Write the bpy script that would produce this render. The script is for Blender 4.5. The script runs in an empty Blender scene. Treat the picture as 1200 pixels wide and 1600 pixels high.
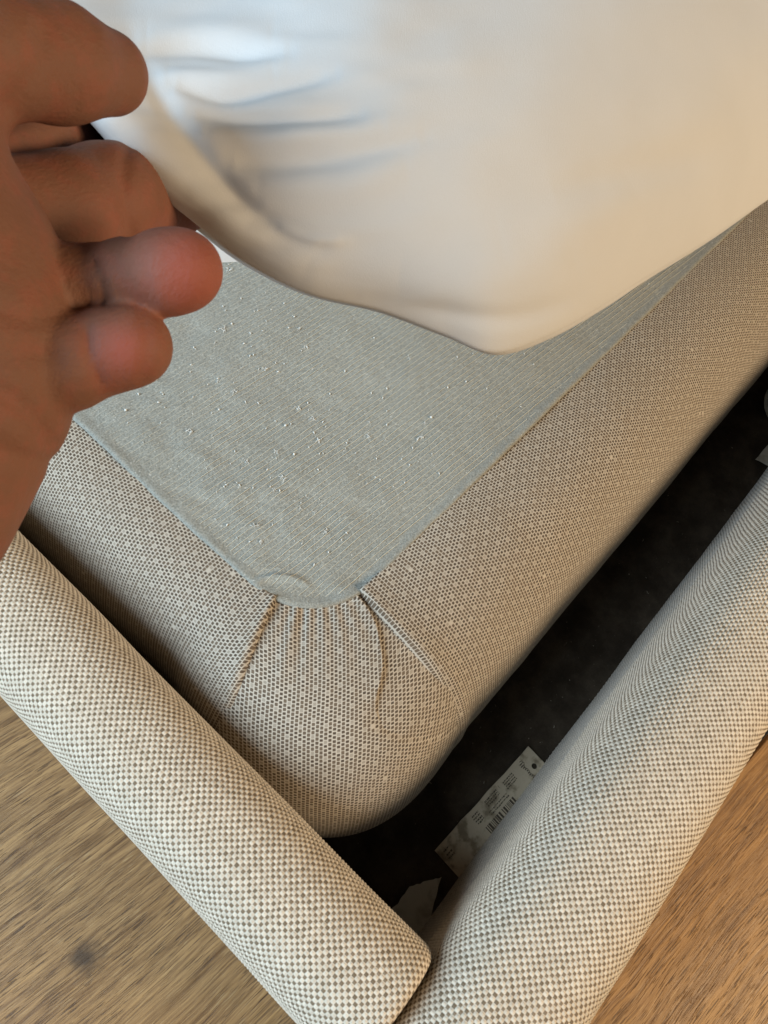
import bpy, bmesh, math, random
import numpy as np
from mathutils import Matrix, Vector
random.seed(7); rng = np.random.default_rng(7)
scene = bpy.context.scene
col = scene.collection

# ------------------------------------------------------------------ camera
# world frame (metres): box-spring top at z=0, bed corner near the origin,
# X along the right rail, Y along the left rail, room floor at z=FLOOR
F = 1195.45                                   # focal length in px of the 1200x1600 frame
R = np.array([[0.65911518, -0.61151242, 0.43774392],
              [-0.74068335, -0.62863888, 0.23706819],
              [0.1302127, -0.48048488, -0.8672825]])
CAM = np.array([-0.12065, -0.08903, 0.42])
FLOOR = -0.30
def px(u, v, d):                              # point seen at (u,v), d metres deep, used to measure the place
    return CAM + d * (R @ np.array([(u - 600) / F, (v - 800) / F, 1.0]))
def to_px(P):
    q = (np.asarray(P) - CAM) @ R
    return 600 + F * q[..., 0] / q[..., 2], 800 + F * q[..., 1] / q[..., 2]
cd = bpy.data.cameras.new('camera'); cam = bpy.data.objects.new('camera', cd); col.objects.link(cam)
cd.sensor_fit = 'VERTICAL'; cd.sensor_height = 36; cd.lens = F * 36 / 1600
cd.clip_start = 0.01; cd.clip_end = 50
m = Matrix.Identity(4)
for i in range(3):
    m[i][0] = R[i, 0]; m[i][1] = -R[i, 1]; m[i][2] = -R[i, 2]; m[i][3] = CAM[i]
cam.matrix_world = m
cd.dof.use_dof = True; cd.dof.focus_distance = 0.50; cd.dof.aperture_fstop = 45
scene.camera = cam

# ------------------------------------------------------------------ light
w = bpy.data.worlds.new('World'); scene.world = w; w.use_nodes = True
bg = w.node_tree.nodes['Background']
bg.inputs[0].default_value = (0.90, 0.80, 0.68, 1); bg.inputs[1].default_value = 0.03
def area(name, loc, target, sx, sy, power, color):
    l = bpy.data.lights.new(name, 'AREA'); l.shape = 'RECTANGLE'; l.size = sx; l.size_y = sy
    l.energy = power; l.color = color
    o = bpy.data.objects.new(name, l); col.objects.link(o); o.location = loc
    o.rotation_euler = (Vector(target) - Vector(loc)).to_track_quat('-Z', 'Y').to_euler()
    return o
area('window_light', (-1.30, 0.72, 0.98), (0.05, 0.1, 0.1), 0.8, 1.3, 58, (0.70, 0.87, 1.0))
area('room_lamp', (0.45, -1.20, 0.74), (0.1, -0.05, 0), 0.7, 0.4, 21, (1.0, 0.76, 0.49))
scene.view_settings.view_transform = 'Standard'; scene.view_settings.look = 'None'
scene.view_settings.exposure = -0.05; scene.view_settings.gamma = 1.0

# ------------------------------------------------------------------ helpers
def mesh_obj(name, verts, faces, mat, parent=None, smooth=True, uv=None):
    me = bpy.data.meshes.new(name)
    verts = np.asarray(verts, dtype=np.float32)
    if isinstance(faces, np.ndarray):
        n, k = faces.shape
        me.vertices.add(len(verts)); me.vertices.foreach_set('co', verts.ravel())
        me.loops.add(n * k); me.loops.foreach_set('vertex_index', faces.ravel().astype(np.int32))
        me.polygons.add(n)
        me.polygons.foreach_set('loop_start', (np.arange(n) * k).astype(np.int32))
        me.update(calc_edges=True); me.validate()
    else:
        me.from_pydata(verts.tolist(), [], faces); me.update()
    if uv is not None:
        ul = me.uv_layers.new(name='UVMap')
        li = np.empty(len(me.loops), dtype=np.int32); me.loops.foreach_get('vertex_index', li)
        ul.data.foreach_set('uv', np.asarray(uv, dtype=np.float32)[li].ravel())
    if smooth: me.polygons.foreach_set('use_smooth', np.ones(len(me.polygons), dtype=bool))
    me.materials.append(mat)
    o = bpy.data.objects.new(name, me); col.objects.link(o)
    if parent: o.parent = parent
    return o
def grid_faces(n, k, closed_k=False):          # vertex i*k+j
    i, j = np.meshgrid(np.arange(n - 1), np.arange(k if closed_k else k - 1), indexing='ij')
    j2 = (j + 1) % k
    return np.stack([i * k + j, (i + 1) * k + j, (i + 1) * k + j2, i * k + j2], -1).reshape(-1, 4)
def empty(name, loc=(0, 0, 0)):
    o = bpy.data.objects.new(name, None); col.objects.link(o); o.location = loc; o.empty_display_size = 0.02
    return o
def tag(o, label=None, cat=None, group=None, kind=None):
    if label: o['label'] = label
    if cat: o['category'] = cat
    if group: o['group'] = group
    if kind: o['kind'] = kind
    return o
def smoothstep(a, b, x):
    t = np.clip((x - a) / (b - a), 0, 1); return t * t * (3 - 2 * t)
def vnoise(x, y, seed=0):                      # smooth value noise for arrays
    r = np.random.default_rng(seed).random((128, 128))
    xi = np.floor(x).astype(int); yi = np.floor(y).astype(int); fx = x - xi; fy = y - yi
    fx = fx * fx * (3 - 2 * fx); fy = fy * fy * (3 - 2 * fy)
    a = r[xi % 128, yi % 128]; b = r[(xi + 1) % 128, yi % 128]; c = r[xi % 128, (yi + 1) % 128]; d = r[(xi + 1) % 128, (yi + 1) % 128]
    return (a * (1 - fx) + b * fx) * (1 - fy) + (c * (1 - fx) + d * fx) * fy - 0.5

def catmull(P, n):                             # dense interpolation along axis 0
    P = np.asarray(P, float); k = len(P); x = np.linspace(0, k - 1, n); i = np.clip(x.astype(int), 0, k - 2); f = (x - i)
    f = f.reshape((-1,) + (1,) * (P.ndim - 1))
    p0 = P[np.clip(i - 1, 0, k - 1)]; p1 = P[i]; p2 = P[i + 1]; p3 = P[np.clip(i + 2, 0, k - 1)]
    return 0.5 * (2 * p1 + (p2 - p0) * f + (2 * p0 - 5 * p1 + 4 * p2 - p3) * f ** 2 + (3 * p1 - p0 - 3 * p2 + p3) * f ** 3)
def poly_d(PU, PV, pl):
    best = np.full(PU.shape, 1e9); endf = np.zeros(PU.shape); Lc = 0
    segs = list(zip(pl[:-1], pl[1:])); tot = sum(math.hypot(b[0] - a[0], b[1] - a[1]) for a, b in segs)
    for a, b in segs:
        dx, dy = b[0] - a[0], b[1] - a[1]; L2 = dx * dx + dy * dy
        t = np.clip(((PU - a[0]) * dx + (PV - a[1]) * dy) / L2, 0, 1)
        d = np.hypot(PU - a[0] - t * dx, PV - a[1] - t * dy)
        ef = (Lc + t * math.sqrt(L2)) / tot
        endf = np.where(d < best, ef, endf); best = np.minimum(best, d); Lc += math.sqrt(L2)
    return best, endf
def on_z(u, v, z):
    d = R @ np.array([(u - 600) / F, (v - 800) / F, 1.0]); return CAM + d * (z - CAM[2]) / d[2]
WRINKLE = [tuple(on_z(u, v, 0.001)[:2]) for u, v in ((398, 914), (408, 906), (428, 902), (450, 903), (468, 908), (484, 916))]
class NT:                                      # tiny node-tree builder
    def __init__(s, name):
        s.mat = bpy.data.materials.new(name); s.mat.use_nodes = True
        s.t = s.mat.node_tree; s.b = s.t.nodes['Principled BSDF']
    def n(s, typ, **kw):
        nd = s.t.nodes.new(typ)
        for k, v in kw.items():
            if k == 'inp':
                for a, b in v.items(): s.set(nd, a, b)
            else: setattr(nd, k, v)
        return nd
    def set(s, nd, a, b):
        if isinstance(b, bpy.types.NodeSocket): s.t.links.new(b, nd.inputs[a])
        else: nd.inputs[a].default_value = b
    def m(s, op, a, b=0.0, c=0.0):
        nd = s.n('ShaderNodeMath', operation=op)
        s.set(nd, 0, a); s.set(nd, 1, b)
        if op in ('MULTIPLY_ADD', 'SMOOTH_MIN', 'SMOOTH_MAX', 'COMPARE', 'WRAP'): s.set(nd, 2, c)
        return nd.outputs[0]
    def ss(s, x, a, b, lo=0.0, hi=1.0):
        nd = s.n('ShaderNodeMapRange', interpolation_type='SMOOTHSTEP')
        s.set(nd, 0, x); s.set(nd, 1, a); s.set(nd, 2, b); s.set(nd, 3, lo); s.set(nd, 4, hi)
        return nd.outputs[0]
    def mix(s, f, a, b, bt='MIX'):
        nd = s.n('ShaderNodeMix', data_type='RGBA', blend_type=bt)
        s.set(nd, 0, f)
        for k, v in ((6, a), (7, b)): s.set(nd, k, v if isinstance(v, bpy.types.NodeSocket) else (*v, 1))
        return nd.outputs[2]
    def noise(s, vec, scale, detail=3, rough=0.55, out=0):
        nd = s.n('ShaderNodeTexNoise'); s.set(nd, 'Vector', vec); s.set(nd, 'Scale', scale); s.set(nd, 'Detail', detail); s.set(nd, 'Roughness', rough)
        return nd.outputs[out]
    def obj(s): return s.n('ShaderNodeTexCoord').outputs['Object']
    def uv(s): return s.n('ShaderNodeTexCoord').outputs['UV']
    def mapping(s, vec, scale=(1, 1, 1), rot=(0, 0, 0), loc=(0, 0, 0)):
        nd = s.n('ShaderNodeMapping'); s.set(nd, 0, vec); s.set(nd, 1, loc); s.set(nd, 2, rot); s.set(nd, 3, scale); return nd.outputs[0]
    def bump(s, h, strength, dist, prev=None):
        nd = s.n('ShaderNodeBump'); s.set(nd, 'Height', h); s.set(nd, 'Strength', strength); s.set(nd, 'Distance', dist)
        if prev is not None: s.set(nd, 'Normal', prev)
        return nd.outputs[0]
    def out(s, color, rough=0.8, normal=None, **kw):
        s.set(s.b, 'Base Color', color if isinstance(color, bpy.types.NodeSocket) else (*color, 1)); s.set(s.b, 'Roughness', rough)
        if normal is not None: s.set(s.b, 'Normal', normal)
        for k, v in kw.items(): s.set(s.b, k.replace('_', ' '), v)
        return s.mat

# ------------------------------------------------------------------ materials
def mat_weave():
    t = NT('basket_weave'); uv = t.uv(); sp = t.n('ShaderNodeSeparateXYZ'); t.set(sp, 0, uv)
    u, v = sp.outputs[0], sp.outputs[1]
    su, sv = t.m('SINE', t.m('MULTIPLY', u, math.pi)), t.m('SINE', t.m('MULTIPLY', v, math.pi))
    s = t.m('MULTIPLY', t.m('MINIMUM', t.m('ABSOLUTE', su), t.m('ABSOLUTE', sv)), t.m('SIGN', t.m('MULTIPLY', su, sv)))
    ob = t.obj()
    cell = t.n('ShaderNodeTexWhiteNoise', noise_dimensions='2D')
    fl = t.n('ShaderNodeVectorMath', operation='FLOOR'); t.set(fl, 0, uv); t.set(cell, 'Vector', fl.outputs[0])
    wob = t.m('MULTIPLY_ADD', t.m('SUBTRACT', t.noise(ob, 900, 2), 0.5), 0.25, t.m('MULTIPLY', cell.outputs[0], 0.16))
    light = t.ss(t.m('ADD', s, wob), -0.22, -0.08)
    lc = t.mix(cell.outputs[0], (0.64, 0.56, 0.455), (0.77, 0.685, 0.57))
    dc = t.mix(cell.outputs[0], (0.20, 0.150, 0.098), (0.29, 0.220, 0.150))
    c = t.mix(light, dc, lc)
    fib = t.noise(t.mapping(uv, (9, 3.2, 1)), 1.0, 3, 0.7)
    c = t.mix(0.45, c, t.mix(fib, (0.55, 0.55, 0.55), (1.15, 1.15, 1.15)), 'MULTIPLY')
    big = t.noise(ob, 22, 3); c = t.mix(0.25, c, t.mix(big, (0.7, 0.68, 0.64), (1.1, 1.1, 1.1)), 'MULTIPLY')
    nb = t.bump(fib, 0.35, 0.0004)
    return t.out(c, 0.75, nb, Sheen_Weight=0.25, Sheen_Roughness=0.4, Specular_IOR_Level=0.25)
def mat_dots():
    t = NT('dotted_upholstery'); uv = t.uv(); ob = t.obj()
    wob = t.n('ShaderNodeVectorMath', operation='SCALE'); t.set(wob, 'Scale', 0.13)
    sub = t.n('ShaderNodeVectorMath', operation='SUBTRACT'); t.set(sub, 0, t.noise(uv, 0.9, 2, out=1)); t.set(sub, 1, (0.5, 0.5, 0.5)); t.set(wob, 0, sub.outputs[0])
    add = t.n('ShaderNodeVectorMath', operation='ADD'); t.set(add, 0, uv); t.set(add, 1, wob.outputs[0])
    sp = t.n('ShaderNodeSeparateXYZ'); t.set(sp, 0, add.outputs[0]); u, v = sp.outputs[0], sp.outputs[1]
    i = t.m('FLOOR', u)
    cn = t.n('ShaderNodeTexWhiteNoise', noise_dimensions='1D'); t.set(cn, 'W', i); v = t.m('ADD', v, t.m('MULTIPLY_ADD', cn.outputs[0], 0.16, t.m('MULTIPLY', t.m('FLOORED_MODULO', i, 2.0), 0.5))); j = t.m('FLOOR', v); fu = t.m('FRACT', u); fv = t.m('FRACT', v)
    m6 = t.m('FLOORED_MODULO', i, 6.0); m4 = t.m('FLOORED_MODULO', j, 4.0)
    A = t.m('MULTIPLY', t.m('COMPARE', m6, 0.0, 0.3), t.m('COMPARE', m4, 0.0, 0.3))
    B = t.m('MULTIPLY', t.m('COMPARE', m6, 3.0, 0.3), t.m('COMPARE', m4, 2.0, 0.3))
    blank = t.m('MULTIPLY', t.m('MAXIMUM', A, B), 0.55)
    wn = t.n('ShaderNodeTexWhiteNoise', noise_dimensions='2D'); cb = t.n('ShaderNodeCombineXYZ'); t.set(cb, 0, i); t.set(cb, 1, j); t.set(wn, 'Vector', cb.outputs[0])
    r = wn.outputs[0]
    blank = t.m('MAXIMUM', blank, t.m('GREATER_THAN', r, 0.998))
    dx = t.m('DIVIDE', t.m('ABSOLUTE', t.m('SUBTRACT', fu, 0.5)), 0.39)
    dy = t.m('DIVIDE', t.m('ABSOLUTE', t.m('SUBTRACT', fv, 0.5)), t.m('MULTIPLY_ADD', r, 0.14, 0.32))
    d = t.m('POWER', t.m('ADD', t.m('POWER', dx, 5.0), t.m('POWER', dy, 5.0)), 0.2)
    dot = t.m('MULTIPLY', t.ss(d, 1.12, 0.78), t.m('SUBTRACT', 1.0, blank))
    fib = t.noise(t.mapping(uv, (1.2, 7, 1)), 1.0, 3, 0.7)
    big = t.noise(ob, 16, 3)
    lc = t.mix(fib, (0.41, 0.36, 0.295), (0.61, 0.55, 0.465))
    dc = t.mix(r, (0.075, 0.054, 0.038), (0.16, 0.12, 0.085))
    c = t.mix(dot, lc, dc); c = t.mix(0.3, c, t.mix(big, (0.72, 0.70, 0.66), (1.1, 1.1, 1.1)), 'MULTIPLY')
    nb = t.bump(dot, -0.5, 0.0007); nb = t.bump(fib, 0.4, 0.0005, nb)
    return t.out(c, 0.8, nb, Sheen_Weight=0.2, Sheen_Roughness=0.4, Specular_IOR_Level=0.25)
def mat_felt():
    t = NT('grey_felt'); ob = t.obj()
    fine = t.noise(ob, 900, 4, 0.7); mid = t.noise(ob, 160, 4, 0.65); big = t.noise(ob, 14, 3)
    fib = t.noise(t.mapping(ob, (420, 1500, 1), (0, 0, 0.5)), 1.0, 3, 0.7)
    c = t.mix(big, (0.24, 0.245, 0.22), (0.34, 0.34, 0.305))
    c = t.mix(0.8, c, t.mix(t.ss(fine, 0.3, 0.7), (0.55, 0.55, 0.55), (1.4, 1.4, 1.4)), 'MULTIPLY')
    c = t.mix(0.35, c, t.mix(fib, (0.6, 0.6, 0.6), (1.3, 1.3, 1.3)), 'MULTIPLY')
    wh = t.ss(t.noise(ob, 650, 2, 0.5), 0.68, 0.76); c = t.mix(wh, c, (0.62, 0.62, 0.58))
    nb = t.bump(mid, 0.5, 0.0012); nb = t.bump(fine, 0.5, 0.0005, nb)
    return t.out(c, 0.9, nb, Sheen_Weight=0.35, Sheen_Roughness=0.5, Specular_IOR_Level=0.2)
def mat_plain(name, c, rough=0.8, sc=300, var=0.2, bump=0.0004, **kw):
    t = NT(name); ob = t.obj(); nz = t.noise(ob, sc, 4, 0.65)
    cc = t.mix(nz, tuple(x * (1 - var) for x in c), tuple(min(1, x * (1 + var)) for x in c))
    return t.out(cc, rough, t.bump(nz, 0.5, bump), **kw)
def mat_sheet():
    t = NT('white_cover'); uv = t.uv(); ob = t.obj()
    k = t.noise(ob, 2600, 2, 0.6); th = t.noise(t.mapping(uv, (900, 260, 1)), 1.0, 2, 0.6); big = t.noise(ob, 30, 3)
    c = t.mix(big, (0.555, 0.555, 0.555), (0.605, 0.605, 0.605)); c = t.mix(0.15, c, t.mix(k, (0.75, 0.75, 0.75), (1.15, 1.15, 1.15)), 'MULTIPLY')
    nb = t.bump(k, 0.22, 0.0003); nb = t.bump(th, 0.2, 0.0003, nb)
    return t.out(c, 0.85, nb, Sheen_Weight=0.1, Sheen_Roughness=0.5, Specular_IOR_Level=0.1)
def mat_wood():
    t = NT('oak_floor'); ob = t.obj()
    wp = t.noise(ob, 5, 2, out=1); sc = t.n('ShaderNodeVectorMath', operation='SCALE'); t.set(sc, 0, wp); t.set(sc, 'Scale', 0.02)
    ad = t.n('ShaderNodeVectorMath', operation='ADD'); t.set(ad, 0, ob); t.set(ad, 1, sc.outputs[0]); p = ad.outputs[0]
    g1 = t.noise(t.mapping(p, (5.5, 95, 1)), 1.0, 6, 0.75); g2 = t.noise(t.mapping(p, (40, 950, 1)), 1.0, 2, 0.6); g3 = t.noise(t.mapping(p, (15, 430, 1)), 1.0, 4, 0.75)
    big = t.noise(t.mapping(p, (3, 14, 1)), 1.0, 3)
    c = t.mix(t.ss(t.m('MULTIPLY_ADD', g3, 0.55, t.m('MULTIPLY', g1, 0.5)), 0.36, 0.68), (0.15, 0.073, 0.026), (0.48, 0.285, 0.118))
    c = t.mix(0.6, c, t.mix(big, (0.62, 0.57, 0.52), (1.25, 1.2, 1.12)), 'MULTIPLY')
    pores = t.m('MULTIPLY', t.ss(g2, 0.57, 0.61), t.ss(big, 0.32, 0.5)); c = t.mix(t.m('MULTIPLY', pores, 0.8), c, (0.075, 0.036, 0.014))
    painted_glint = t.ss(g2, 0.38, 0.30); c = t.mix(t.m('MULTIPLY', painted_glint, 0.45), c, (0.60, 0.42, 0.22))  # golden glints painted into the wood colour as pale grain streaks
    # knot
    kp = t.n('ShaderNodeVectorMath', operation='DISTANCE'); t.set(kp, 0, t.mapping(t.n('ShaderNodeNewGeometry').outputs['Position'], (1, 1, 0))); t.set(kp, 1, (KNOT[0], KNOT[1], 0))
    kn = t.m('ADD', kp.outputs['Value'], t.m('MULTIPLY', t.m('SUBTRACT', t.noise(ob, 90, 3), 0.5), 0.022))
    c = t.mix(t.ss(kn, 0.019, 0.0, 0.0, 0.9), c, (0.06, 0.032, 0.014))
    h = t.m('ADD', g3, t.m('MULTIPLY', pores, -0.8))
    return t.out(c, t.ss(g1, 0.3, 0.7, 0.38, 0.55), t.bump(h, 0.35, 0.0012), Specular_IOR_Level=0.45)
def mat_skin():
    t = NT('skin'); ob = t.obj()
    big = t.noise(ob, 45, 3); fine = t.noise(ob, 1400, 3, 0.6); ln = t.noise(t.mapping(ob, (500, 900, 500), (0.3, 0.5, 0.7)), 1.0, 3, 0.6)
    att = t.n('ShaderNodeAttribute', attribute_name='flush').outputs['Fac']
    c = t.mix(big, (0.160, 0.070, 0.042), (0.215, 0.098, 0.061))
    mot = t.ss(t.noise(ob, 130, 4, 0.65), 0.42, 0.68, 0.0, 0.5); c = t.mix(mot, c, (0.25, 0.082, 0.052)); c = t.mix(att, c, (0.34, 0.092, 0.068))
    c = t.mix(0.2, c, t.mix(fine, (0.7, 0.7, 0.7), (1.2, 1.2, 1.2)), 'MULTIPLY')
    nb = t.bump(ln, 0.45, 0.0007); nb = t.bump(fine, 0.3, 0.0003, nb)
    return t.out(c, 0.68, nb, Subsurface_Weight=0.12, Subsurface_Radius=(0.006, 0.002, 0.001), Specular_IOR_Level=0.3)
def mat_paper(name, c, stain):
    t = NT(name); ob = t.obj(); n1 = t.noise(ob, 60, 4, 0.6); n2 = t.noise(ob, 700, 3)
    cc = t.mix(n2, tuple(x * 0.88 for x in c), c); cc = t.mix(t.ss(n1, 0.50, 0.66, 0.0, stain), cc, (0.16, 0.125, 0.075))
    return t.out(cc, 0.85, t.bump(n1, 0.3, 0.001))

KNOT = px(135, 1492, 0.72); KNOT = CAM + (KNOT - CAM) * ((FLOOR - CAM[2]) / (KNOT[2] - CAM[2]))
M_WEAVE = mat_weave(); M_DOTS = mat_dots(); M_FELT = mat_felt(); M_SHEET = mat_sheet(); M_WOOD = mat_wood(); M_SKIN = mat_skin()

def mat_base():
    t = NT('dark_base_cloth'); ob = t.obj(); f = t.noise(ob, 700, 4, 0.7); p = t.noise(ob, 28, 4, 0.65)
    c = t.mix(t.ss(p, 0.35, 0.7), (0.034, 0.026, 0.019), (0.080, 0.062, 0.045)); c = t.mix(0.6, c, t.mix(f, (0.4, 0.4, 0.4), (1.5, 1.5, 1.5)), 'MULTIPLY')
    c = t.mix(t.ss(t.noise(ob, 420, 2), 0.70, 0.76, 0.0, 0.6), c, (0.20, 0.175, 0.14))
    return t.out(c, 0.95, t.bump(f, 0.6, 0.0008), Specular_IOR_Level=0.1)
M_BASE = mat_base()
M_THREAD = mat_plain('stitch_thread', (0.68, 0.65, 0.54), 0.7, 900, 0.15)
M_LINT = mat_plain('lint', (0.75, 0.75, 0.72), 0.9, 900, 0.1)
M_TAG = mat_paper('tag_card', (0.54, 0.46, 0.34), 0.8); M_PAPER = mat_paper('scrap_paper', (0.52, 0.49, 0.42), 0.4)
M_INK = mat_plain('faded_ink', (0.075, 0.058, 0.040), 0.8, 900, 0.3)

# ------------------------------------------------------------------ floor (structure)
floor = empty('floor', (0, 0, FLOOR)); tag(floor, kind='structure')
PW = 0.46; PA = math.radians(-8)
bm = bmesh.new(); bmesh.ops.create_cube(bm, size=1.0)
bmesh.ops.scale(bm, vec=(3.2, PW - 0.0012, 0.012), verts=bm.verts)
bmesh.ops.bevel(bm, geom=list(bm.edges), offset=0.0009, segments=1, affect='EDGES')
pm = bpy.data.meshes.new('plank'); bm.to_mesh(pm); bm.free(); pm.materials.append(M_WOOD)
for k in range(-3, 4):                         # wide laminate boards, joints hidden below the bed
    o = bpy.data.objects.new('plank', pm); col.objects.link(o); o.parent = floor
    w_ = (k + 0.5) * PW
    o.location = (-0.14 - math.sin(PA) * w_ + 0.37 * k, -0.215 + math.cos(PA) * w_, -0.006); o.rotation_euler = (0, 0, PA)

# ------------------------------------------------------------------ bed frame
CELL = 0.00205
def rail_profile(half, ht, zc, zbot, n_exp, inner_lean, bulge):
    """cross-section from inner foot over the top to the outer foot: (w, z), w in [-half, half], inner = +half"""
    pts = []
    for z in np.linspace(zbot, zc, 40)[:-1]:
        f = (z - zbot) / (zc - zbot); pts.append((half + inner_lean * (1 - f), z))
    for a in np.linspace(0, math.pi, 181):
        c, s_ = math.cos(a), math.sin(a)
        pts.append((half * np.sign(c) * abs(c) ** (2 / n_exp), zc + ht * abs(s_) ** (2 / n_exp)))
    for z in np.linspace(zc, zbot, 40)[1:]:
        f = (zc - z) / (zc - zbot); pts.append((-half - bulge * math.sin(math.pi * min(1, f * 1.2)) if f < .83 else -half, z))
    p = np.array(pts); d = np.r_[0, np.cumsum(np.hypot(*np.diff(p, axis=0).T))]
    return p, d
def make_rail(name, axis, w0, half, length0, length1, prof, fine_end, parent, end_round, label, seed):
    p, d = prof
    # cross-section stations: dense near the top
    zc = np.interp(np.arange(0, d[-1], CELL / 4), d, p[:, 1])
    sv = np.arange(0, d[-1], CELL / 4)
    keep = (zc > -0.075) | (np.arange(len(sv)) % 16 == 0) | (np.arange(len(sv)) == len(sv) - 1)
    sv = sv[keep]
    lu = np.r_[np.arange(length0, fine_end, CELL / 4), np.arange(fine_end, length1, CELL * 4)]
    W = np.interp(sv, d, p[:, 0]); Z = np.interp(sv, d, p[:, 1])
    nx = np.gradient(Z, sv); nz = -np.gradient(W, sv)       # outward normal in (w,z)
    LU, SV = np.meshgrid(lu, sv, indexing='ij')
    uu = LU / CELL + 0.7 * vnoise(LU * 7, SV * 9, seed) + 0.35 * vnoise(LU / CELL / 2.2, SV * 40, seed + 1)
    vv = SV / CELL + 0.8 * vnoise(LU * 6, SV * 8, seed + 2) + 0.35 * vnoise(LU * 40, SV / CELL / 2.2, seed + 3)
    s = np.sin(math.pi * uu) * np.sin(math.pi * vv)
    disp = 0.00075 * np.abs(s) ** 0.6 + 0.00012 * np.sign(s) * np.abs(s) ** 0.5 + 0.0012 * vnoise(LU * 18, SV * 18, seed + 4)
    ce = np.ones_like(LU); sink = np.zeros_like(LU)
    if end_round:                                           # upholstered end turned down
        e = np.clip((length0 + 0.007 - LU) / 0.007, 0, 1); sink = 0.007 * (1 - np.sqrt(np.clip(1 - e ** 2, 0, 1)))
    Wd = W[None] + (nx[None]) * disp * -1 * -1; Zd = Z[None] + nz[None] * disp
    # shrink the section towards its centre where the end rolls over
    zmid = -0.03
    Wd = Wd * (1 - sink / half * 0.55); Zd = np.where(Zd > zmid, Zd - sink * np.clip((Zd - zmid) / 0.04, 0, 1), Zd)
    if axis == 'y': V = np.stack([w0 + Wd, LU, Zd], -1)
    else: V = np.stack([LU, w0 + Wd, Zd], -1)
    n, k = LU.shape
    fc = grid_faces(n, k)
    if axis == 'x': fc = fc[:, ::-1]
    verts = V.reshape(-1, 3); uv = np.stack([uu, vv], -1).reshape(-1, 2)
    o = mesh_obj(name, verts, fc, M_WEAVE, parent, True, uv)
    # end cap of the same cloth
    ring = V[0]; cen = ring.mean(0)
    layers = [ring * (1 - q) + cen * q for q in np.linspace(0, 1, 8)[:-1]]
    if axis == 'y':
        layers = [l - np.array([0, 0.0006 * i, 0]) for i, l in enumerate(layers)]
        cuv = [np.stack([l[:, 0] / CELL, l[:, 2] / CELL], -1) for l in layers]
    else:
        layers = [l - np.array([0.0006 * i, 0, 0]) for i, l in enumerate(layers)]
        cuv = [np.stack([l[:, 1] / CELL, l[:, 2] / CELL], -1) for l in layers]
    mesh_obj('end_cloth', np.concatenate(layers), grid_faces(len(layers), k), M_WEAVE, o, True, np.concatenate(cuv))
    o['label'] = label
    return o
frame = empty('bed_frame', (0, 0, FLOOR))
tag(frame, 'cream and brown woven upholstered bed frame corner standing on the wooden floor', 'bed frame')
off = Vector((0, 0, -FLOOR))
profL = rail_profile(0.0335, 0.036, -0.032, FLOOR + 0.004, 2.35, 0.0, 0.003)
profR = rail_profile(0.0385, 0.034, -0.032, FLOOR + 0.004, 2.5, -0.004, 0.0)
W0L, W0R = -0.1035, -0.197
footR = make_rail('rail', 'y', W0L, 0.0335, -0.157, 0.95, profL, 0.24, frame, True, 'padded rail running to the upper left with its end butted at the corner', 11)
sideR = make_rail('rail', 'x', W0R, 0.0385, -0.138, 1.6, profR, 0.40, frame, False, 'padded rail running to the upper right along the open gap', 31)
bm = bmesh.new(); bmesh.ops.create_grid(bm, x_segments=60, y_segments=60, size=0.5)
bv = np.array([v.co[:] for v in bm.verts]); bf = np.array([[v.index for v in f.verts] for f in bm.faces]); bm.free()
bv[:, 0] = -0.072 + (bv[:, 0] + 0.5) * 1.66; bv[:, 1] = -0.162 + (bv[:, 1] + 0.5) * 1.10; bv[:, 2] = -0.145 + 0.0012 * vnoise(bv[:, 0] * 30, bv[:, 1] * 30, 5)
base = mesh_obj('base_panel', bv, bf, M_BASE, frame)
for o in (footR, sideR, base): o.location = off

# ------------------------------------------------------------------ box spring
box = empty('box_spring', (0, 0, -0.145)); boxoff = Vector((0, 0, 0.145))
tag(box, 'fabric covered box spring with grey felt top and pleated rounded corner', 'box spring')
RC = 0.048; ARC = RC * math.pi / 2; OL, OR_, H = 0.064, 0.100, 0.112
def omax(s): 
    return OL + (OR_ - OL) * smoothstep(-0.02, ARC + 0.03, s) + 0.036 * np.exp(-((s - 0.042) / 0.026) ** 2)
def edge(s):                                   # felt edge and outward normal, s along the perimeter
    s = np.asarray(s, float); a = np.clip(s / ARC, 0, 1) * math.pi / 2
    cx = RC - RC * np.cos(a); cy = RC - RC * np.sin(a)
    x = np.where(s > ARC, RC + (s - ARC), cx); y = np.where(s < 0, RC - s, cy)
    return np.stack([x, y], -1), np.stack([-np.cos(a), -np.sin(a)], -1)
TT = 0.165
_th = np.linspace(0, 1, 400)
def prof_tab(om):
    n = 2.5; a = _th * math.pi / 2
    o = om * np.sin(a) ** (2 / n); z = -H + H * np.cos(a) ** (2 / n)
    o = np.r_[o, om - 0.001, om - 0.006, om - 0.016]; z = np.r_[z, -0.125, -0.138, -0.1445]
    d = np.r_[0, np.cumsum(np.hypot(np.diff(o), np.diff(z)))]
    return o, z, d
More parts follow.
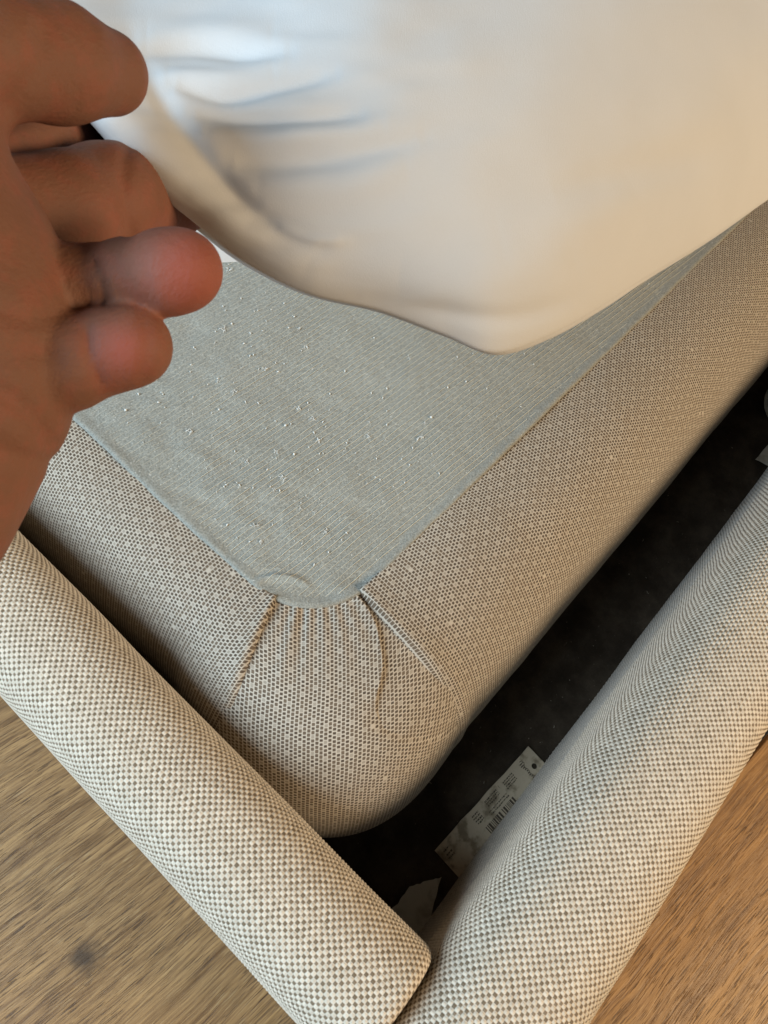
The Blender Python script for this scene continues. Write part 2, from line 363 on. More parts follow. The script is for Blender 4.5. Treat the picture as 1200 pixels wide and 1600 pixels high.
def surf(s, t, lift):
    """cover surface at perimeter s, cloth distance t from the felt, raised by lift along the normal"""
    s, t, lift = np.broadcast_arrays(s, t, lift)
    E, N = edge(s); om = omax(s)
    O = np.zeros_like(t, dtype=float); Zz = O.copy(); no = O.copy(); nz = O.copy()
    OT = 0.132; oms = np.linspace(OL, OT, 33)
    tab = []
    for q in oms:
        o, z, d = prof_tab(q); tab.append((np.interp(t, d, o), np.interp(t, d, z), np.interp(t + 1e-4, d, o), np.interp(t + 1e-4, d, z)))
    fi = np.clip((om - OL) / (OT - OL) * 32, 0, 31.999); i0 = fi.astype(int); fr = fi - i0
    T = np.array(tab)                          # (25,4,...)
    idx = np.indices(t.shape)
    g = lambda k: T[(i0, np.full_like(i0, k), *idx)] * (1 - fr) + T[(i0 + 1, np.full_like(i0, k), *idx)] * fr
    o, z, o2, z2 = g(0), g(1), g(2), g(3)
    do, dz = o2 - o, z2 - z; ln = np.hypot(do, dz) + 1e-12
    no, nz = -dz / ln, do / ln
    o = o + no * lift; z = z + nz * lift
    return np.stack([E[..., 0] + N[..., 0] * o, E[..., 1] + N[..., 1] * o, z], -1)
PITCH = 0.00235
tt = np.r_[-0.004, np.linspace(0, 0.172, 120)]
def panel(name, sa, sb, lift_fn, uvmode, ns, label=None):
    q = np.linspace(0, 1, ns)[:, None]; t = tt[None, :]
    A, B = sa(t), sb(t); S = A + (B - A) * q
    tb = np.maximum(t, 0) + 0 * S
    dA = np.abs(S - A) * (1 + tb / 0.07); dB = np.abs(B - S) * (1 + tb / 0.07)
    L = lift_fn(S, tb, dA, dB)
    V = surf(S, tb, L)
    sub = t < 0
    V[..., 2] -= np.where(sub + 0 * S > 0, 0.003, 0)
    if uvmode == 'y': U = V[..., 1]
    elif uvmode == 'x': U = V[..., 0]
    else: U = (V[..., 0] - V[..., 1]) * 0.7071
    uu = U / PITCH + 1.2 * vnoise(U * 25, tb * 25, 3); vv = tb / PITCH + 1.2 * vnoise(U * 25, tb * 25, 4)
    return mesh_obj(name, V.reshape(-1, 3), grid_faces(ns, len(tt))[:, ::-1], M_DOTS, box, True, np.stack([uu, vv], -1).reshape(-1, 2))
def roll(d, hgt, wid):                         # rounded fold lip: hgt high at the edge, dropping under at the very edge
    return hgt * np.exp(-d / wid) - 2.2 * hgt * np.exp(-(d / 0.0009) ** 2)
sL = lambda t: 0.018 + 0.0015 * smoothstep(0, 0.09, t) + 0 * t
sC = lambda t: 0.066 - 0.011 * smoothstep(0.02, 0.065, t) + 0.020 * smoothstep(0.074, 0.125, t) + 0.0008 * np.sin(t * 160)
sR = lambda t: 0.0665 + 0.004 * smoothstep(0, 0.085, t)
fade = lambda t: 1 - smoothstep(0.045, 0.088, t)
lint_noise = lambda S, t, k: 0.0007 * np.sin(S * 900 + 40 * t) * np.exp(-np.abs(S - 0.042) / 0.035) * np.exp(-t / 0.030) + 0.0012 * vnoise(S * 22, t * 22, k) + 0.0006 * vnoise(S * 60, t * 60, k + 1)
panels = []
panels.append(panel('fabric_underlay', lambda t: -0.01 + 0 * t, lambda t: 0.10 + 0 * t, lambda S, t, a, b: -0.0016 + 0 * S, 'c', 80))
panels.append(panel('corner_panel', lambda t: sL(t) - 0.004, sC,
    lambda S, t, a, b: -0.0004 + roll(b, 0.0022, 0.006) * fade(t) - 0.0026 * (1 - fade(t)) * np.exp(-(b / 0.006) ** 2) + 0.0007 * fade(t) * (np.exp(-((S - 0.0285) / 0.0022) ** 2) - np.exp(-((S - 0.0335) / 0.0018) ** 2)) * (1 - smoothstep(0.02, 0.06, t)) + lint_noise(S, t, 40), 'c', 160))
panels.append(panel('side_panel', lambda t: -0.9 + 0 * t, sL,
    lambda S, t, a, b: 0.0006 * fade(t) + roll(b, 0.0040, 0.010) * fade(t) - 0.0030 * (1 - fade(t)) * np.exp(-(b / 0.007) ** 2) + lint_noise(S, t, 50), 'y', 460))
panels.append(panel('side_panel', sR, lambda t: 1.5 + 0 * t,
    lambda S, t, a, b: 0.0006 * fade(t) + roll(a, 0.0040, 0.010) * fade(t) - 0.0030 * (1 - fade(t)) * np.exp(-(a / 0.007) ** 2) + lint_noise(S, t, 60), 'x', 640))

# felt sheet: polar-ish grid from the edge inwards plus a big field
def felt_z(x, y):
    z = 0.0012 + 0.0018 * vnoise(x * 16, y * 16, 70) + 0.0009 * vnoise(x * 60, y * 60, 71)
    left = smoothstep(0.16, 0.0, x - 0.25 * y) 
    z += 0.0016 * left * vnoise(x * 110 + y * 30, y * 70, 72)
    # small arched wrinkle by the corner
    b, ef = poly_d(x, y, WRINKLE); z += 0.0026 * np.exp(-(b / 0.0018) ** 2) * np.sin(np.clip(ef, 0.03, 0.97) * math.pi) ** 0.5
    return z
sp_ = np.r_[np.linspace(-0.9, -0.08, 170)[:-1], np.linspace(-0.08, 0, 50)[:-1], np.linspace(0, ARC, 40), np.linspace(ARC, ARC + 1.4, 300)[1:]]
E_, N_ = edge(sp_)
inn = np.r_[-0.0022, -0.0018, -0.0008, 0.0006, 0.002, np.arange(0.0032, 0.0385, 0.0012)]
V = []
for k, d in enumerate(inn):
    wav = 0.0006 * vnoise(sp_ * 60, sp_ * 0, 80)
    P = E_ - N_ * (d + wav)[:, None] if d < 0.02 else E_ - N_ * d
    z = felt_z(P[:, 0], P[:, 1]) + ((-0.0012, 0.0004, 0.0009, 0.0009, 0.0006, 0.0004, 0.0002)[k] if k < 7 else 0.0)
    V.append(np.c_[P, z])
V = np.array(V)
felt = mesh_obj('felt_top', V.reshape(-1, 3), grid_faces(len(inn), len(sp_)), M_FELT, box)
gx = np.r_[np.arange(0.0375, 0.5, 0.0022), np.linspace(0.5, 1.45, 40)]; gy = np.r_[np.arange(0.0375, 0.42, 0.0022), np.linspace(0.42, 0.93, 24)]
GX, GY = np.meshgrid(gx, gy, indexing='ij')
ff = mesh_obj('felt_field', np.stack([GX, GY, felt_z(GX, GY)], -1).reshape(-1, 3), grid_faces(len(gx), len(gy)), M_FELT, box)
# edge seam thread
tv, tf = [], []
def add_tube(P, r, sides=4):
    P = np.asarray(P); n = len(P); T = np.gradient(P, axis=0); T /= np.linalg.norm(T, axis=1)[:, None] + 1e-12
    up = np.array([0, 0, 1.0]); B = np.cross(T, up); B /= np.linalg.norm(B, axis=1)[:, None] + 1e-12; U = np.cross(B, T)
    b = sum(len(x) for x in tv)
    r = np.broadcast_to(r, (n,))
    ring = [P + r[:, None] * (B * math.cos(a) + U * math.sin(a)) for a in np.arange(sides) * 2 * math.pi / sides + 0.4]
    tv.append(np.stack(ring, 1).reshape(-1, 3)); tf.append(grid_faces(n, sides, True) + b)
ang0 = -0.075
for k in range(150):                           # rows of stitching across the felt
    c0 = 0.0025 + k * 0.0037
    x = np.arange(-0.0, 1.0, 0.0012)
    a = ang0
    y = c0 + 0.0 * x + math.tan(a) * x + 0.0018 * vnoise(x * 14, x * 0 + k * 0.08, 90) + 0.0006 * vnoise(x * 60, x * 0 + k, 91)
    y = y - 0.10 * np.clip(x - 0.2, 0, 1) ** 2 * 0.5
    ok = (y > 0.0015) & (y < 0.6)
    ok &= ~((x < RC) & (y < RC) & (np.hypot(x - RC, y - RC) > RC - 0.002)) & (x > 0.0025)
    if ok.sum() < 8: continue
    x, y = x[ok], y[ok]
    ph = rng.random() * 6
    st = np.sin(x / 0.0066 * math.pi + ph + 2 * vnoise(x * 60, x * 0 + k, 92))
    vis = 1 - 0.9 * smoothstep(-0.02, 0.24, y - 0.6 * x + 0.16 * vnoise(x * 14, y * 14, 93) + 0.10 * vnoise(x * 45, y * 45, 94))
    vis = np.clip(vis * (1 + 1.1 * vnoise(x * 70, x * 0 + k * 0.7, 95)), 0.05, 1.1)
    z = felt_z(x, y) + 0.00010 + 0.00034 * np.clip(st + 0.75, -1, 0.35) * (0.4 + 0.6 * vis) - 0.00018 * (1 - vis)
    add_tube(np.c_[x, y, z], 0.00021 * (0.35 + 0.65 * vis), 3)
stitch = mesh_obj('stitch_rows', np.concatenate(tv), np.concatenate(tf), M_THREAD, box); tag(stitch, kind='stuff')
# lint: tiny curled fibres and pills
tv, tf = [], []
for k in range(260):
    if k < 150: x, y = rng.uniform(0.01, 0.42), rng.uniform(0.01, 0.32)
    else: x, y = rng.uniform(0.005, 0.16), rng.uniform(0.03, 0.22)
    if x < RC and y < RC and math.hypot(x - RC, y - RC) > RC - 0.004: continue
    n = 7; L = rng.uniform(0.0006, 0.0024); r = rng.uniform(0.00015, 0.00050) * (1.7 if rng.random() < 0.2 else 1); a = rng.uniform(0, 6.3); cv = rng.uniform(-2, 2)
    q = np.linspace(0, 1, n); aa = a + cv * q
    xs = x + np.cumsum(np.cos(aa)) * L / n; ys = y + np.cumsum(np.sin(aa)) * L / n
    add_tube(np.c_[xs, ys, felt_z(xs, ys) + 0.0003 + 0.0005 * np.sin(q * 3.1)], r * np.sin(q * 2.6 + 0.3), 5)
for k in range(34):                            # fuzzy pills: a few fibres curled together
    x0, y0 = (rng.uniform(0.01, 0.16), rng.uniform(0.04, 0.22)) if k < 20 else (rng.uniform(0.05, 0.35), rng.uniform(0.01, 0.25))
    if x0 < RC and y0 < RC and math.hypot(x0 - RC, y0 - RC) > RC - 0.006: continue
    S_ = rng.uniform(0.6, 1.3)
    for j in range(9):
        n = 8; q = np.linspace(0, 1, n); a = rng.uniform(0, 6.3); cv = rng.uniform(-5, 5); L = rng.uniform(0.0012, 0.0034) * S_
        aa = a + cv * q; xs = x0 + rng.normal(0, 0.0004) + np.cumsum(np.cos(aa)) * L / n; ys = y0 + rng.normal(0, 0.0004) + np.cumsum(np.sin(aa)) * L / n
        add_tube(np.c_[xs, ys, felt_z(xs, ys) + 0.0003 + rng.uniform(0.0002, 0.0009) * S_ * np.sin(q * 3.1)], 0.00016 * S_ * np.sin(q * 2.6 + 0.3), 4)
lint = mesh_obj('lint_specks', np.concatenate(tv), np.concatenate(tf), M_LINT, box); tag(lint, kind='stuff')
for o in box.children: o.location = boxoff

# ------------------------------------------------------------------ mattress (lifted)
cols = [(-260, -170, .300), (-120, -40, .262), (20, 75, .236), (130, 180, .226), (215, 275, .229), (300, 345, .235), (380, 408, .240), (480, 458, .2455), (590, 485, .251),
        (690, 522, .257), (770, 551, .264), (850, 528, .274), (930, 485, .288), (1000, 440, .303), (1100, 380, .332), (1200, 312, .370), (1350, 215, .44), (1550, 95, .56), (1750, 0, .68)]
net = []
for (u, v, d) in cols:
    top = -260 - 0.05 * max(0, u)
    sec = []
    w_ = px(u, v, d)
    back = np.array([0.30, 0.26, 0.0])
    sec.append(w_ + np.array([0.26, 0.24, -0.10 if w_[2] > 0.12 else -0.02]))
    sec.append(w_ + np.array([0.14, 0.12, -0.045]))
    for dv_, dd_ in ((30, .055), (16, .024), (7, .0095), (2, .003)): sec.append(px(u, v - dv_, d + dd_))
    for f_ in (0.0, 0.012, 0.045, 0.10, 0.19, 0.31, 0.45, 0.62, 0.80, 0.92, 1.0):
        g_ = (1 - (1 - min(f_ / 0.45, 1.0)) ** 2) ** 0.75 - 1.25 * max(0.0, (f_ - 0.45) / 0.55) ** 2
        sec.append(px(u, v + (top - v) * f_, d - 0.040 * (d / 0.33) * g_ + 0.055 * min(1, f_ * 1.3) * float(smoothstep(620, 60, u)) + 0.025 * f_))
    e = sec[-1]; sec.append(e + np.array([0.10, 0.09, 0.02])); sec.append(e + np.array([0.30, 0.26, 0.03]))
    net.append(sec)
SIL = 6
net = np.array(net)
NU, NVv = 420, 300
dn = catmull(net, NU); dn = catmull(np.swapaxes(dn, 0, 1), NVv); dn = np.swapaxes(dn, 0, 1)
du = np.gradient(dn, axis=0); dv = np.gradient(dn, axis=1); nrm = np.cross(du, dv); nrm /= np.linalg.norm(nrm, axis=2)[..., None] + 1e-12
PU, PV = to_px(dn)
toc = CAM - dn; sgn = np.sign((nrm * toc).sum(-1)); 
if np.median(sgn[:, 100:200]) < 0: nrm = -nrm
front = np.zeros((NU, NVv)); vi = np.linspace(0, net.shape[1] - 1, NVv)
front[:] = smoothstep(5.5, 8.0, vi)[None] * smoothstep(17, 16, vi)[None]
# cloth folds fanning out of the gripping hand: (polyline, width px, depth m)
folds = [([(215, 78), (300, 72), (380, 84), (450, 84)], 13, -0.0030), ([(225, 50), (330, 48), (430, 56)], 22, 0.0020),
         ([(270, 132), (350, 152), (430, 140), (520, 118)], 10, -0.0026), ([(260, 112), (350, 122), (430, 112)], 16, 0.0020),
         ([(300, 178), (380, 186), (470, 186), (560, 178)], 10, -0.0022), ([(320, 205), (420, 218), (540, 206), (600, 190)], 16, 0.0024),
         ([(360, 252), (460, 256), (560, 240), (660, 215)], 16, -0.0022), ([(400, 290), (520, 290), (640, 262)], 26, 0.0016),
         ([(205, 60), (240, 130), (290, 210), (350, 285), (410, 345), (500, 385)], 17, -0.0032), ([(140, 120), (185, 175), (240, 238), (310, 308), (390, 368), (490, 415)], 30, 0.0032),
         ([(430, 350), (480, 372), (540, 376)], 10, 0.0016), ([(560, 470), (680, 490), (800, 498), (900, 470)], 18, -0.0016), ([(620, 430), (760, 440), (900, 410)], 40, 0.0016),
         ([(1000, 300), (900, 350), (780, 375)], 45, 0.0014), ([(1150, 230), (1000, 265), (860, 300)], 30, -0.0012)]
disp = np.zeros((NU, NVv))
for pl, wd, dp in folds:
    cp = catmull(np.array(pl, float), 14); b, ef = poly_d(PU, PV, [tuple(q) for q in cp])
    disp += 0.75 * dp * np.exp(-(b / wd) ** 2) * np.sin(np.clip(ef, 0.02, 0.98) * math.pi) ** 0.5
disp += 0.0009 * vnoise(PU / 75 + PV / 300, PV / 24, 122) * smoothstep(750, 250, np.hypot(PU - 230, PV - 110)) + 0.0010 * vnoise(PU / 90, PV / 90, 120) + 0.0022 * vnoise(PU / 240, PV / 200, 121)
dn = dn + nrm * (disp * front)[..., None]
uvm = np.stack(np.meshgrid(np.linspace(0, 1, NU), np.linspace(0, 1, NVv), indexing='ij'), -1).reshape(-1, 2)
mat_o = empty('mattress', tuple(net[10][SIL]))
tag(mat_o, 'white cloth covered mattress corner lifted off the felt by the hand', 'mattress')
mo = mesh_obj('mattress_cover', dn.reshape(-1, 3), grid_faces(NU, NVv, True), M_SHEET, mat_o, True, uvm)
mo.location = -mat_o.location
for e_ in (0, -1):                             # close both far ends of the cover
    ring = dn[e_]; cen = ring.mean(0); lay = [ring * (1 - q) + cen * q for q in np.linspace(0, 1, 5)]
    ec = mesh_obj('cover_end', np.concatenate(lay), grid_faces(5, NVv, True), M_SHEET, mat_o, True, np.concatenate([np.stack([l[:, 0], l[:, 2]], -1) for l in lay])); ec.location = -mat_o.location
# part of the cover still lying on the felt behind the grip
fx = np.linspace(0, 1, 40); fy = np.linspace(0, 1, 24); FX, FY = np.meshgrid(fx, fy, indexing='ij')
a_, b_ = on_z(225, 418, 0.001), on_z(420, 408, 0.001)
bk = np.array([0.16, 0.17, 0.0])
HV = a_ + (b_ - a_) * FX[..., None] + bk * FY[..., None]
HV[..., 2] = 0.004 + 0.030 * np.sqrt(np.clip(1 - (1 - np.clip(FY * 6, 0, 1)) ** 2, 0, 1)) + 0.004 * np.sin(FX * 9) * FY
HV[:, 0, 2] = 0.002
hm = mesh_obj('trailing_hem', HV.reshape(-1, 3), grid_faces(40, 24), M_SHEET, mat_o, True, np.stack([FX, FY], -1).reshape(-1, 2)); hm.location = -mat_o.location

# ------------------------------------------------------------------ hand (signed distance field -> surface net)
def cap_list():
    C = []
    def chain(pts, g):
        P = [(px(u, v, d * 1.08), r * d * 1.08 / F) for (u, v, d, r) in pts]
        for a, b in zip(P[:-1], P[1:]): C.append((a[0], b[0], a[1], b[1], g))
    chain([(-150, 110, .150, 120), (-20, 85, .160, 92), (90, 98, .174, 84), (168, 114, .186, 62)], 'thumb')
    chain([(-90, 290, .182, 80), (40, 222, .206, 74), (110, 203, .228, 68), (190, 190, .258, 54)], 'index')
    chain([(-60, 330, .176, 84), (40, 334, .186, 80), (105, 326, .194, 81), (165, 313, .206, 80), (195, 306, .217, 76), (240, 297, .233, 78), (305, 282, .252, 66)], 'middle')
    chain([(-30, 455, .176, 66), (70, 452, .176, 58), (115, 448, .175, 62), (156, 443, .180, 54), (164, 441, .180, 53), (195, 437, .174, 58), (226, 431, .175, 57), (262, 426, .171, 63), (286, 422, .171, 62)], 'ring')
    chain([(-20, 580, .170, 70), (60, 577, .169, 76), (110, 564, .170, 72), (140, 555, .175, 61), (146, 553, .175, 59), (178, 545, .171, 63), (206, 541, .171, 63)], 'pinky')
    chain([(-165, 300, .164, 178), (-105, 430, .167, 180), (-70, 540, .168, 166), (-80, 625, .168, 158), (-142, 715, .168, 158), (-190, 770, .164, 186), (-330, 960, .170, 210), (-520, 1180, .180, 230)], 'palm')
    chain([(-10, 250, .215, 90), (40, 340, .212, 92), (60, 450, .200, 90), (60, 550, .196, 90)], 'web')
    chain([(-170, 160, .150, 140), (-190, 300, .152, 160)], 'palm')
    return C
caps = cap_list()
HV_ = 0.00125
lo = px(-330, 1000, .165); allp = np.array([c[0] for c in caps[:-3]] + [c[1] for c in caps[:-3]])
# grid in camera-aligned axes keeps the block small
q = (allp - CAM) @ R
lo = q.min(0) - 0.032; hi = q.max(0) + 0.020
lo[0] = max(lo[0], -0.150); hi[1] = min(hi[1], 0.085)
ax = [np.arange(lo[i], hi[i], HV_, dtype=np.float32) for i in range(3)]
G = np.stack(np.meshgrid(*ax, indexing='ij'), -1)
def smin(a, b, k):
    h = np.clip(0.5 + 0.5 * (b - a) / k, 0, 1); return b * (1 - h) + a * h - k * h * (1 - h)
groups = {}
for (a, b, ra, rb, g) in caps:
    a = ((a - CAM) @ R).astype(np.float32); b = ((b - CAM) @ R).astype(np.float32); ab = b - a
    t = np.clip(((G - a) @ ab) / (ab @ ab), 0, 1)
    d = np.linalg.norm(G - a - t[..., None] * ab, axis=-1) - (ra + (rb - ra) * t)
    groups[g] = d if g not in groups else smin(groups[g], d, 0.003 if g in ('ring', 'pinky') else 0.004 if g != 'palm' else 0.010)
sdf = groups['palm']
for g, k in (('web', 0.004), ('thumb', 0.006), ('index', 0.0012), ('middle', 0.0010), ('ring', 0.0010), ('pinky', 0.0010)): sdf = smin(sdf, groups[g], k)
GU = 600 + F * G[..., 0] / G[..., 2]; GV = 800 + F * G[..., 1] / G[..., 2]
creases = [([(153, 408), (159, 440), (166, 476)], 6, .0010), ([(229, 385), (226, 420), (232, 468)], 9, .0004),
           ([(136, 512), (141, 555), (156, 594)], 6, .0009), ([(198, 235), (190, 300), (203, 368)], 8, .0008), ([(226, 500), (231, 545), (222, 590)], 8, .0004),
           ([(62, 55), (58, 100), (10, 165)], 16, .0008), ([(-20, 600), (40, 640), (75, 690)], 14, .0009), ([(-10, 700), (40, 715), (80, 720)], 12, .0007), ([(-10, 480), (40, 500), (80, 490)], 12, .0006), ([(-10, 560), (50, 545), (90, 560)], 14, .0005),
           ([(120, 35), (128, 95), (118, 165)], 9, .0004), ([(140, 30), (150, 95), (142, 165)], 8, .0003)]
for pl, wd, dp in creases:
    b, ef = poly_d(GU, GV, [tuple(x) for x in catmull(np.array(pl, float), 10)]); sdf = sdf + (1.4 * dp * np.exp(-(b / wd) ** 2)).astype(np.float32)
def surface_net(S):
    sg = S < 0; nx, ny, nz = S.shape
    acc = np.zeros((nx - 1, ny - 1, nz - 1, 3), np.float32); cnt = np.zeros((nx - 1, ny - 1, nz - 1), np.float32)
    cs = [(i, j, k) for i in (0, 1) for j in (0, 1) for k in (0, 1)]
    sl = lambda c: tuple(slice(c[i], S.shape[i] - 1 + c[i]) for i in range(3))
    for c in cs:
        for a_ in range(3):
            if c[a_] == 1: continue
            e = list(c); e[a_] = 1; e = tuple(e)
            A, B = S[sl(c)], S[sl(e)]; cr = sg[sl(c)] != sg[sl(e)]
            t = np.where(cr, A / np.where(np.abs(A - B) < 1e-9, 1, A - B), 0)
            for k in range(3): acc[..., k] += np.where(cr, c[k] + (t if k == a_ else 0), 0)
            cnt += cr
    act = cnt > 0; idx = np.full(act.shape, -1, np.int64); idx[act] = np.arange(act.sum())
    ijk = np.argwhere(act); V = ijk + acc[act] / cnt[act][:, None]
    faces = []
    for a_ in range(3):
        b_, c_ = (a_ + 1) % 3, (a_ + 2) % 3
        s0 = [slice(1, -1)] * 3; s0[a_] = slice(0, -1); s1 = [slice(1, -1)] * 3; s1[a_] = slice(1, None)
        s0 = tuple(s0); s1 = tuple(s1)
        cr = sg[s0] != sg[s1]; p = np.argwhere(cr) + np.array([0 if i == a_ else 1 for i in range(3)]); ins = sg[s0][cr]
        def at(db, dc):
            r = p.copy(); r[:, b_] -= db; r[:, c_] -= dc; return idx[r[:, 0], r[:, 1], r[:, 2]]
        qd = np.stack([at(0, 0), at(1, 0), at(1, 1), at(0, 1)], -1); qd[~ins] = qd[~ins][:, ::-1]
        faces.append(qd[(qd >= 0).all(1)])
    return V, np.concatenate(faces)
for sl_ in (np.s_[:1], np.s_[-1:], np.s_[:, :1], np.s_[:, -1:], np.s_[:, :, :1], np.s_[:, :, -1:]): sdf[sl_] = np.maximum(sdf[sl_], 0.0005)
HVt, HF = surface_net(sdf)
HVw = (np.array([a[0] for a in ax]) + HVt * HV_) @ R.T + CAM
# light laplacian smoothing
ed = np.concatenate([HF[:, [0, 1]], HF[:, [1, 2]], HF[:, [2, 3]], HF[:, [3, 0]]]); ed = np.concatenate([ed, ed[:, ::-1]])
deg = np.bincount(ed[:, 0], minlength=len(HVw))[:, None]
for it in range(2):
    s_ = np.stack([np.bincount(ed[:, 0], weights=HVw[ed[:, 1], k], minlength=len(HVw)) for k in range(3)], -1)
    HVw = HVw * 0.5 + 0.5 * s_ / np.maximum(deg, 1)
hand_o = HVw.mean(0)
person = mesh_obj('person', HVw - hand_o, HF, M_SKIN); person.location = hand_o
tag(person, 'bare left hand with curled fingers reaching in and gripping the white mattress edge', 'person')
hu, hv = to_px(HVw)
flush = np.zeros(len(HVw))
for (u, v, r, a) in ((292, 425, 75, 0.85), (190, 548, 48, 0.8), (200, 330, 60, 0.15)):
    flush = np.maximum(flush, a * np.exp(-((hu - u) ** 2 + (hv - v) ** 2) / r ** 2))
at = person.data.attributes.new('flush', 'FLOAT', 'POINT'); at.data.foreach_set('value', flush.astype(np.float32))

# ------------------------------------------------------------------ things lying in the gap
ZB = -0.1435
def flat_piece(name, outline, th, mat, hole=None, curl=0.0):
    bm = bmesh.new()
    vs = [bm.verts.new(p) for p in outline]; es = [bm.edges.new((vs[i], vs[(i + 1) % len(vs)])) for i in range(len(vs))]
    if hole:
        hs = [bm.verts.new((hole[0] + hole[2] * math.cos(a), hole[1] + hole[2] * math.sin(a), 0)) for a in np.linspace(0, 2 * math.pi, 17)[:-1]]
        es += [bm.edges.new((hs[i], hs[(i + 1) % 16])) for i in range(16)]
    bmesh.ops.triangle_fill(bm, edges=es, use_beauty=True)
    r = bmesh.ops.extrude_face_region(bm, geom=list(bm.faces)); bmesh.ops.translate(bm, vec=(0, 0, th), verts=[x for x in r['geom'] if isinstance(x, bmesh.types.BMVert)])
    bmesh.ops.recalc_face_normals(bm, faces=list(bm.faces))
    me = bpy.data.meshes.new(name); bm.to_mesh(me); bm.free(); me.materials.append(mat)
    o = bpy.data.objects.new(name, me); col.objects.link(o); return o
p1, p2, p3, p4 = [on_z(u, v, ZB) for u, v in ((679, 1329), (825, 1166), (865, 1203), (722, 1377))]
ang = math.atan2(p2[1] - p1[1], p2[0] - p1[0]); TL = np.linalg.norm(p2 - p1); TW = 0.0275
rt = lambda n, s0: np.random.default_rng(s0).normal(0, 0.00025, n)
no_ = 12
ol = [(x, rt(1, i)[0], 0) for i, x in enumerate(np.linspace(0, TL, no_))] + [(TL, -TW, 0)] + [(x, -TW + rt(1, 40 + i)[0], 0) for i, x in enumerate(np.linspace(TL, 0, no_)[1:-1])] + [(0, -TW, 0)]
label_tag = flat_piece('hang_tag', ol, 0.0006, M_TAG, (TL - 0.0075, -0.0125, 0.0021))
label_tag.location = (p1[0], p1[1], ZB); label_tag.rotation_euler = (math.radians(3), 0, ang)
tag(label_tag, 'stained card label with barcode and punched hole lying in the dark gap', 'tag')
def ink(x0, x1, y0, y1, name='print_mark'):
    o = flat_piece(name, [(x0, y0, 0), (x1, y0, 0), (x1, y1, 0), (x0, y1, 0)], 0.00008, M_INK); o.parent = label_tag; o.location = (0, 0, 0.0006); return o
def ink_group(name, rects):
    v, f = [], []
    for (x0, x1, y0, y1) in rects:
        b = len(v); v += [(x0, y0, 0.00068), (x1, y0, 0.00068), (x1, y1, 0.00068), (x0, y1, 0.00068)]; f.append((b, b + 1, b + 2, b + 3))
    return mesh_obj(name, v, f, M_INK, label_tag, False)
r_ = random.Random(3)
bars = []; x = TL * 0.36
while x < TL * 0.66:
    wv = r_.choice([0.0005, 0.0008, 0.0012, 0.0016])
    if not (TL * 0.50 < x < TL * 0.525): bars.append((x, x + wv, -0.0215, -0.0150))
    x += wv + r_.choice([0.0004, 0.0006, 0.0009])
ink_group('barcode', bars)
def text_rows(name, x0, x1, ys, hgt):
    rc = []
    for y in ys:
        x = x0 + r_.random() * 0.001
        while x < x1:
            l = r_.uniform(0.0005, 0.0018); rc.append((x, min(x + l, x1), y - hgt * r_.uniform(0.5, 1), y)); x += l + r_.uniform(0.0002, 0.0006)
    return ink_group(name, rc)
text_rows('small_print', TL * 0.66, TL * 0.77, (-0.0035, -0.0052, -0.0069, -0.0086), 0.0011)
text_rows('small_print', TL * 0.47, TL * 0.60, (-0.0030, -0.0048, -0.0066), 0.0011)
text_rows('small_print', TL * 0.45, TL * 0.64, (-0.0100, -0.0120), 0.0011)
text_rows('small_print', TL * 0.33, TL * 0.40, (-0.0035, -0.0055, -0.0075, -0.0095), 0.0012)
text_rows('small_print', TL * 0.03, TL * 0.09, (-0.0045, -0.0075, -0.0100), 0.0012)
# handwritten-style heading across the punched end
tv, tf = [], []
yy = np.linspace(-0.0035, -0.0225, 90); ph = np.linspace(0, 1, 90)
amp = np.where(ph < 0.18, 0.0022, 0.0009)
xx = TL * 0.865 + amp * np.sin(ph * 75) + 0.0004 * np.sin(ph * 20); yy = yy + 0.0006 * np.cos(ph * 75)
add_tube(np.c_[xx, yy, np.full(90, 0.00068)], 0.00022, 4)
mesh_obj('script_heading', np.concatenate(tv), np.concatenate(tf), M_INK, label_tag)

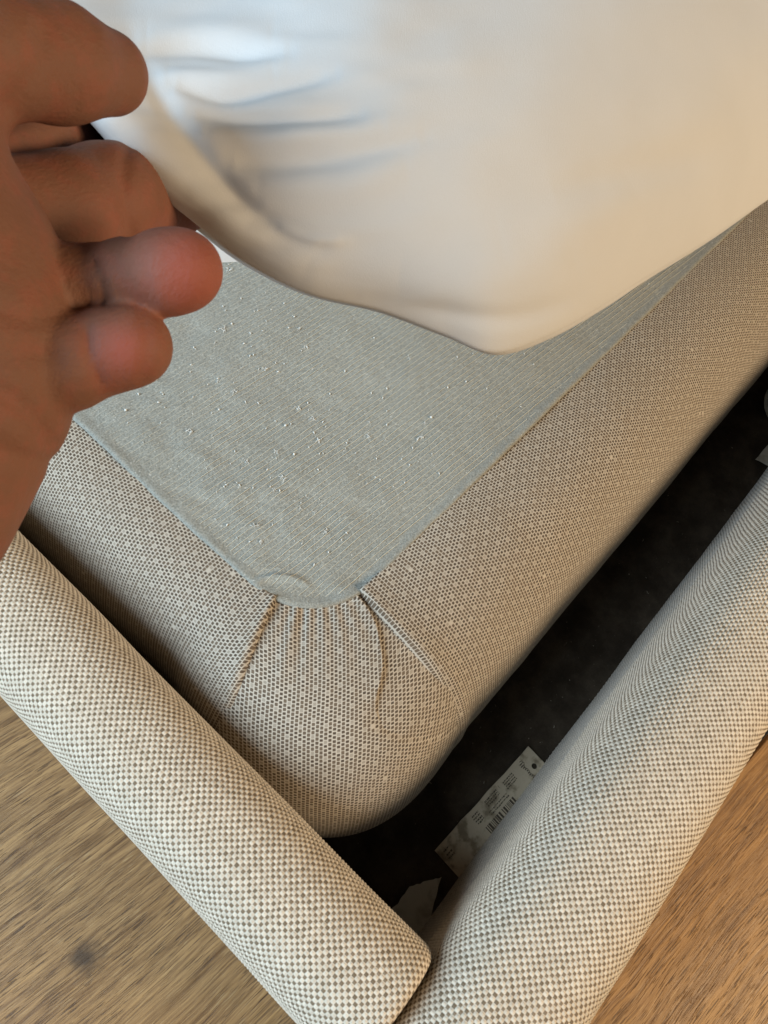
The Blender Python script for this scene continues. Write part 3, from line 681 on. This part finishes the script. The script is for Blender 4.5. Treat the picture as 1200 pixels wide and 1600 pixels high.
def scrap(name, pxs, z, label, cat, seed, th=0.0004):
    pts = [on_z(u, v, z) for u, v in pxs]; c = np.mean(pts, 0); rr = random.Random(seed); out = []
    for i in range(len(pts)):
        a, b = pts[i] - c, pts[(i + 1) % len(pts)] - c
        for k in range(5):
            p = a + (b - a) * k / 5; j = 0.0 if k == 0 else 0.0006
            out.append((p[0] + rr.uniform(-j, j), p[1] + rr.uniform(-j, j), 0))
    o = flat_piece(name, out, th, M_PAPER); o.location = (c[0], c[1], z); return tag(o, label, cat)
scrap('paper_scrap', [(622, 1412), (640, 1385), (668, 1376), (690, 1370), (672, 1440), (655, 1475), (640, 1455), (600, 1430)], ZB + 0.0004, 'torn pale paper scrap in the gap by the rail corner', 'paper', 5)
scrap('paper_scrap', [(1180, 718), (1205, 690), (1240, 700), (1215, 735)], ZB + 0.0004, 'small square paper piece in the gap at the right edge', 'paper', 6)
# rolled paper at the right edge
c = on_z(1232, 630, ZB + 0.02); n = 40; L = 0.07
th = np.linspace(0, 2 * math.pi * 1.25, n); rad = 0.018 + 0.0006 * th
ux = np.array([0.55, 0.83, 0]); uy = np.array([0, 0, 1.0]); al = np.array([0.83, -0.55, 0])
RV = np.stack([np.stack([c + rad[:, None] * (np.cos(th)[:, None] * ux + np.sin(th)[:, None] * uy) + al * s_ for s_ in np.linspace(-0.01, L, 12)], 1)], 0)[0]
RV -= 0
curl = mesh_obj('paper_roll', RV.reshape(-1, 3), grid_faces(n, 12), M_PAPER); tag(curl, 'curled white paper roll in the gap at the right edge', 'paper')
sm = curl.modifiers.new('thickness', 'SOLIDIFY'); sm.thickness = 0.0005
# dust crumbs on the dark base
tv, tf = [], []
for k in range(22):
    u, v = rng.uniform(760, 1190), 0
    x, y = rng.uniform(0.0, 0.5), rng.uniform(-0.155, -0.10)
    L = rng.uniform(0.0006, 0.003); r = rng.uniform(0.00015, 0.0006); a = rng.uniform(0, 6.3)
    qq = np.linspace(0, 1, 5); add_tube(np.c_[x + np.cos(a + qq) * L * qq, y + np.sin(a + qq) * L * qq, ZB + 0.0004 + 0 * qq], r * np.sin(qq * 2.6 + 0.3), 5)
crumbs = mesh_obj('dust_crumbs', np.concatenate(tv), np.concatenate(tf), mat_plain('dust', (0.22, 0.19, 0.15), 0.9))
tag(crumbs, 'pale dust crumbs scattered over the dark gap floor', 'dust', kind='stuff')
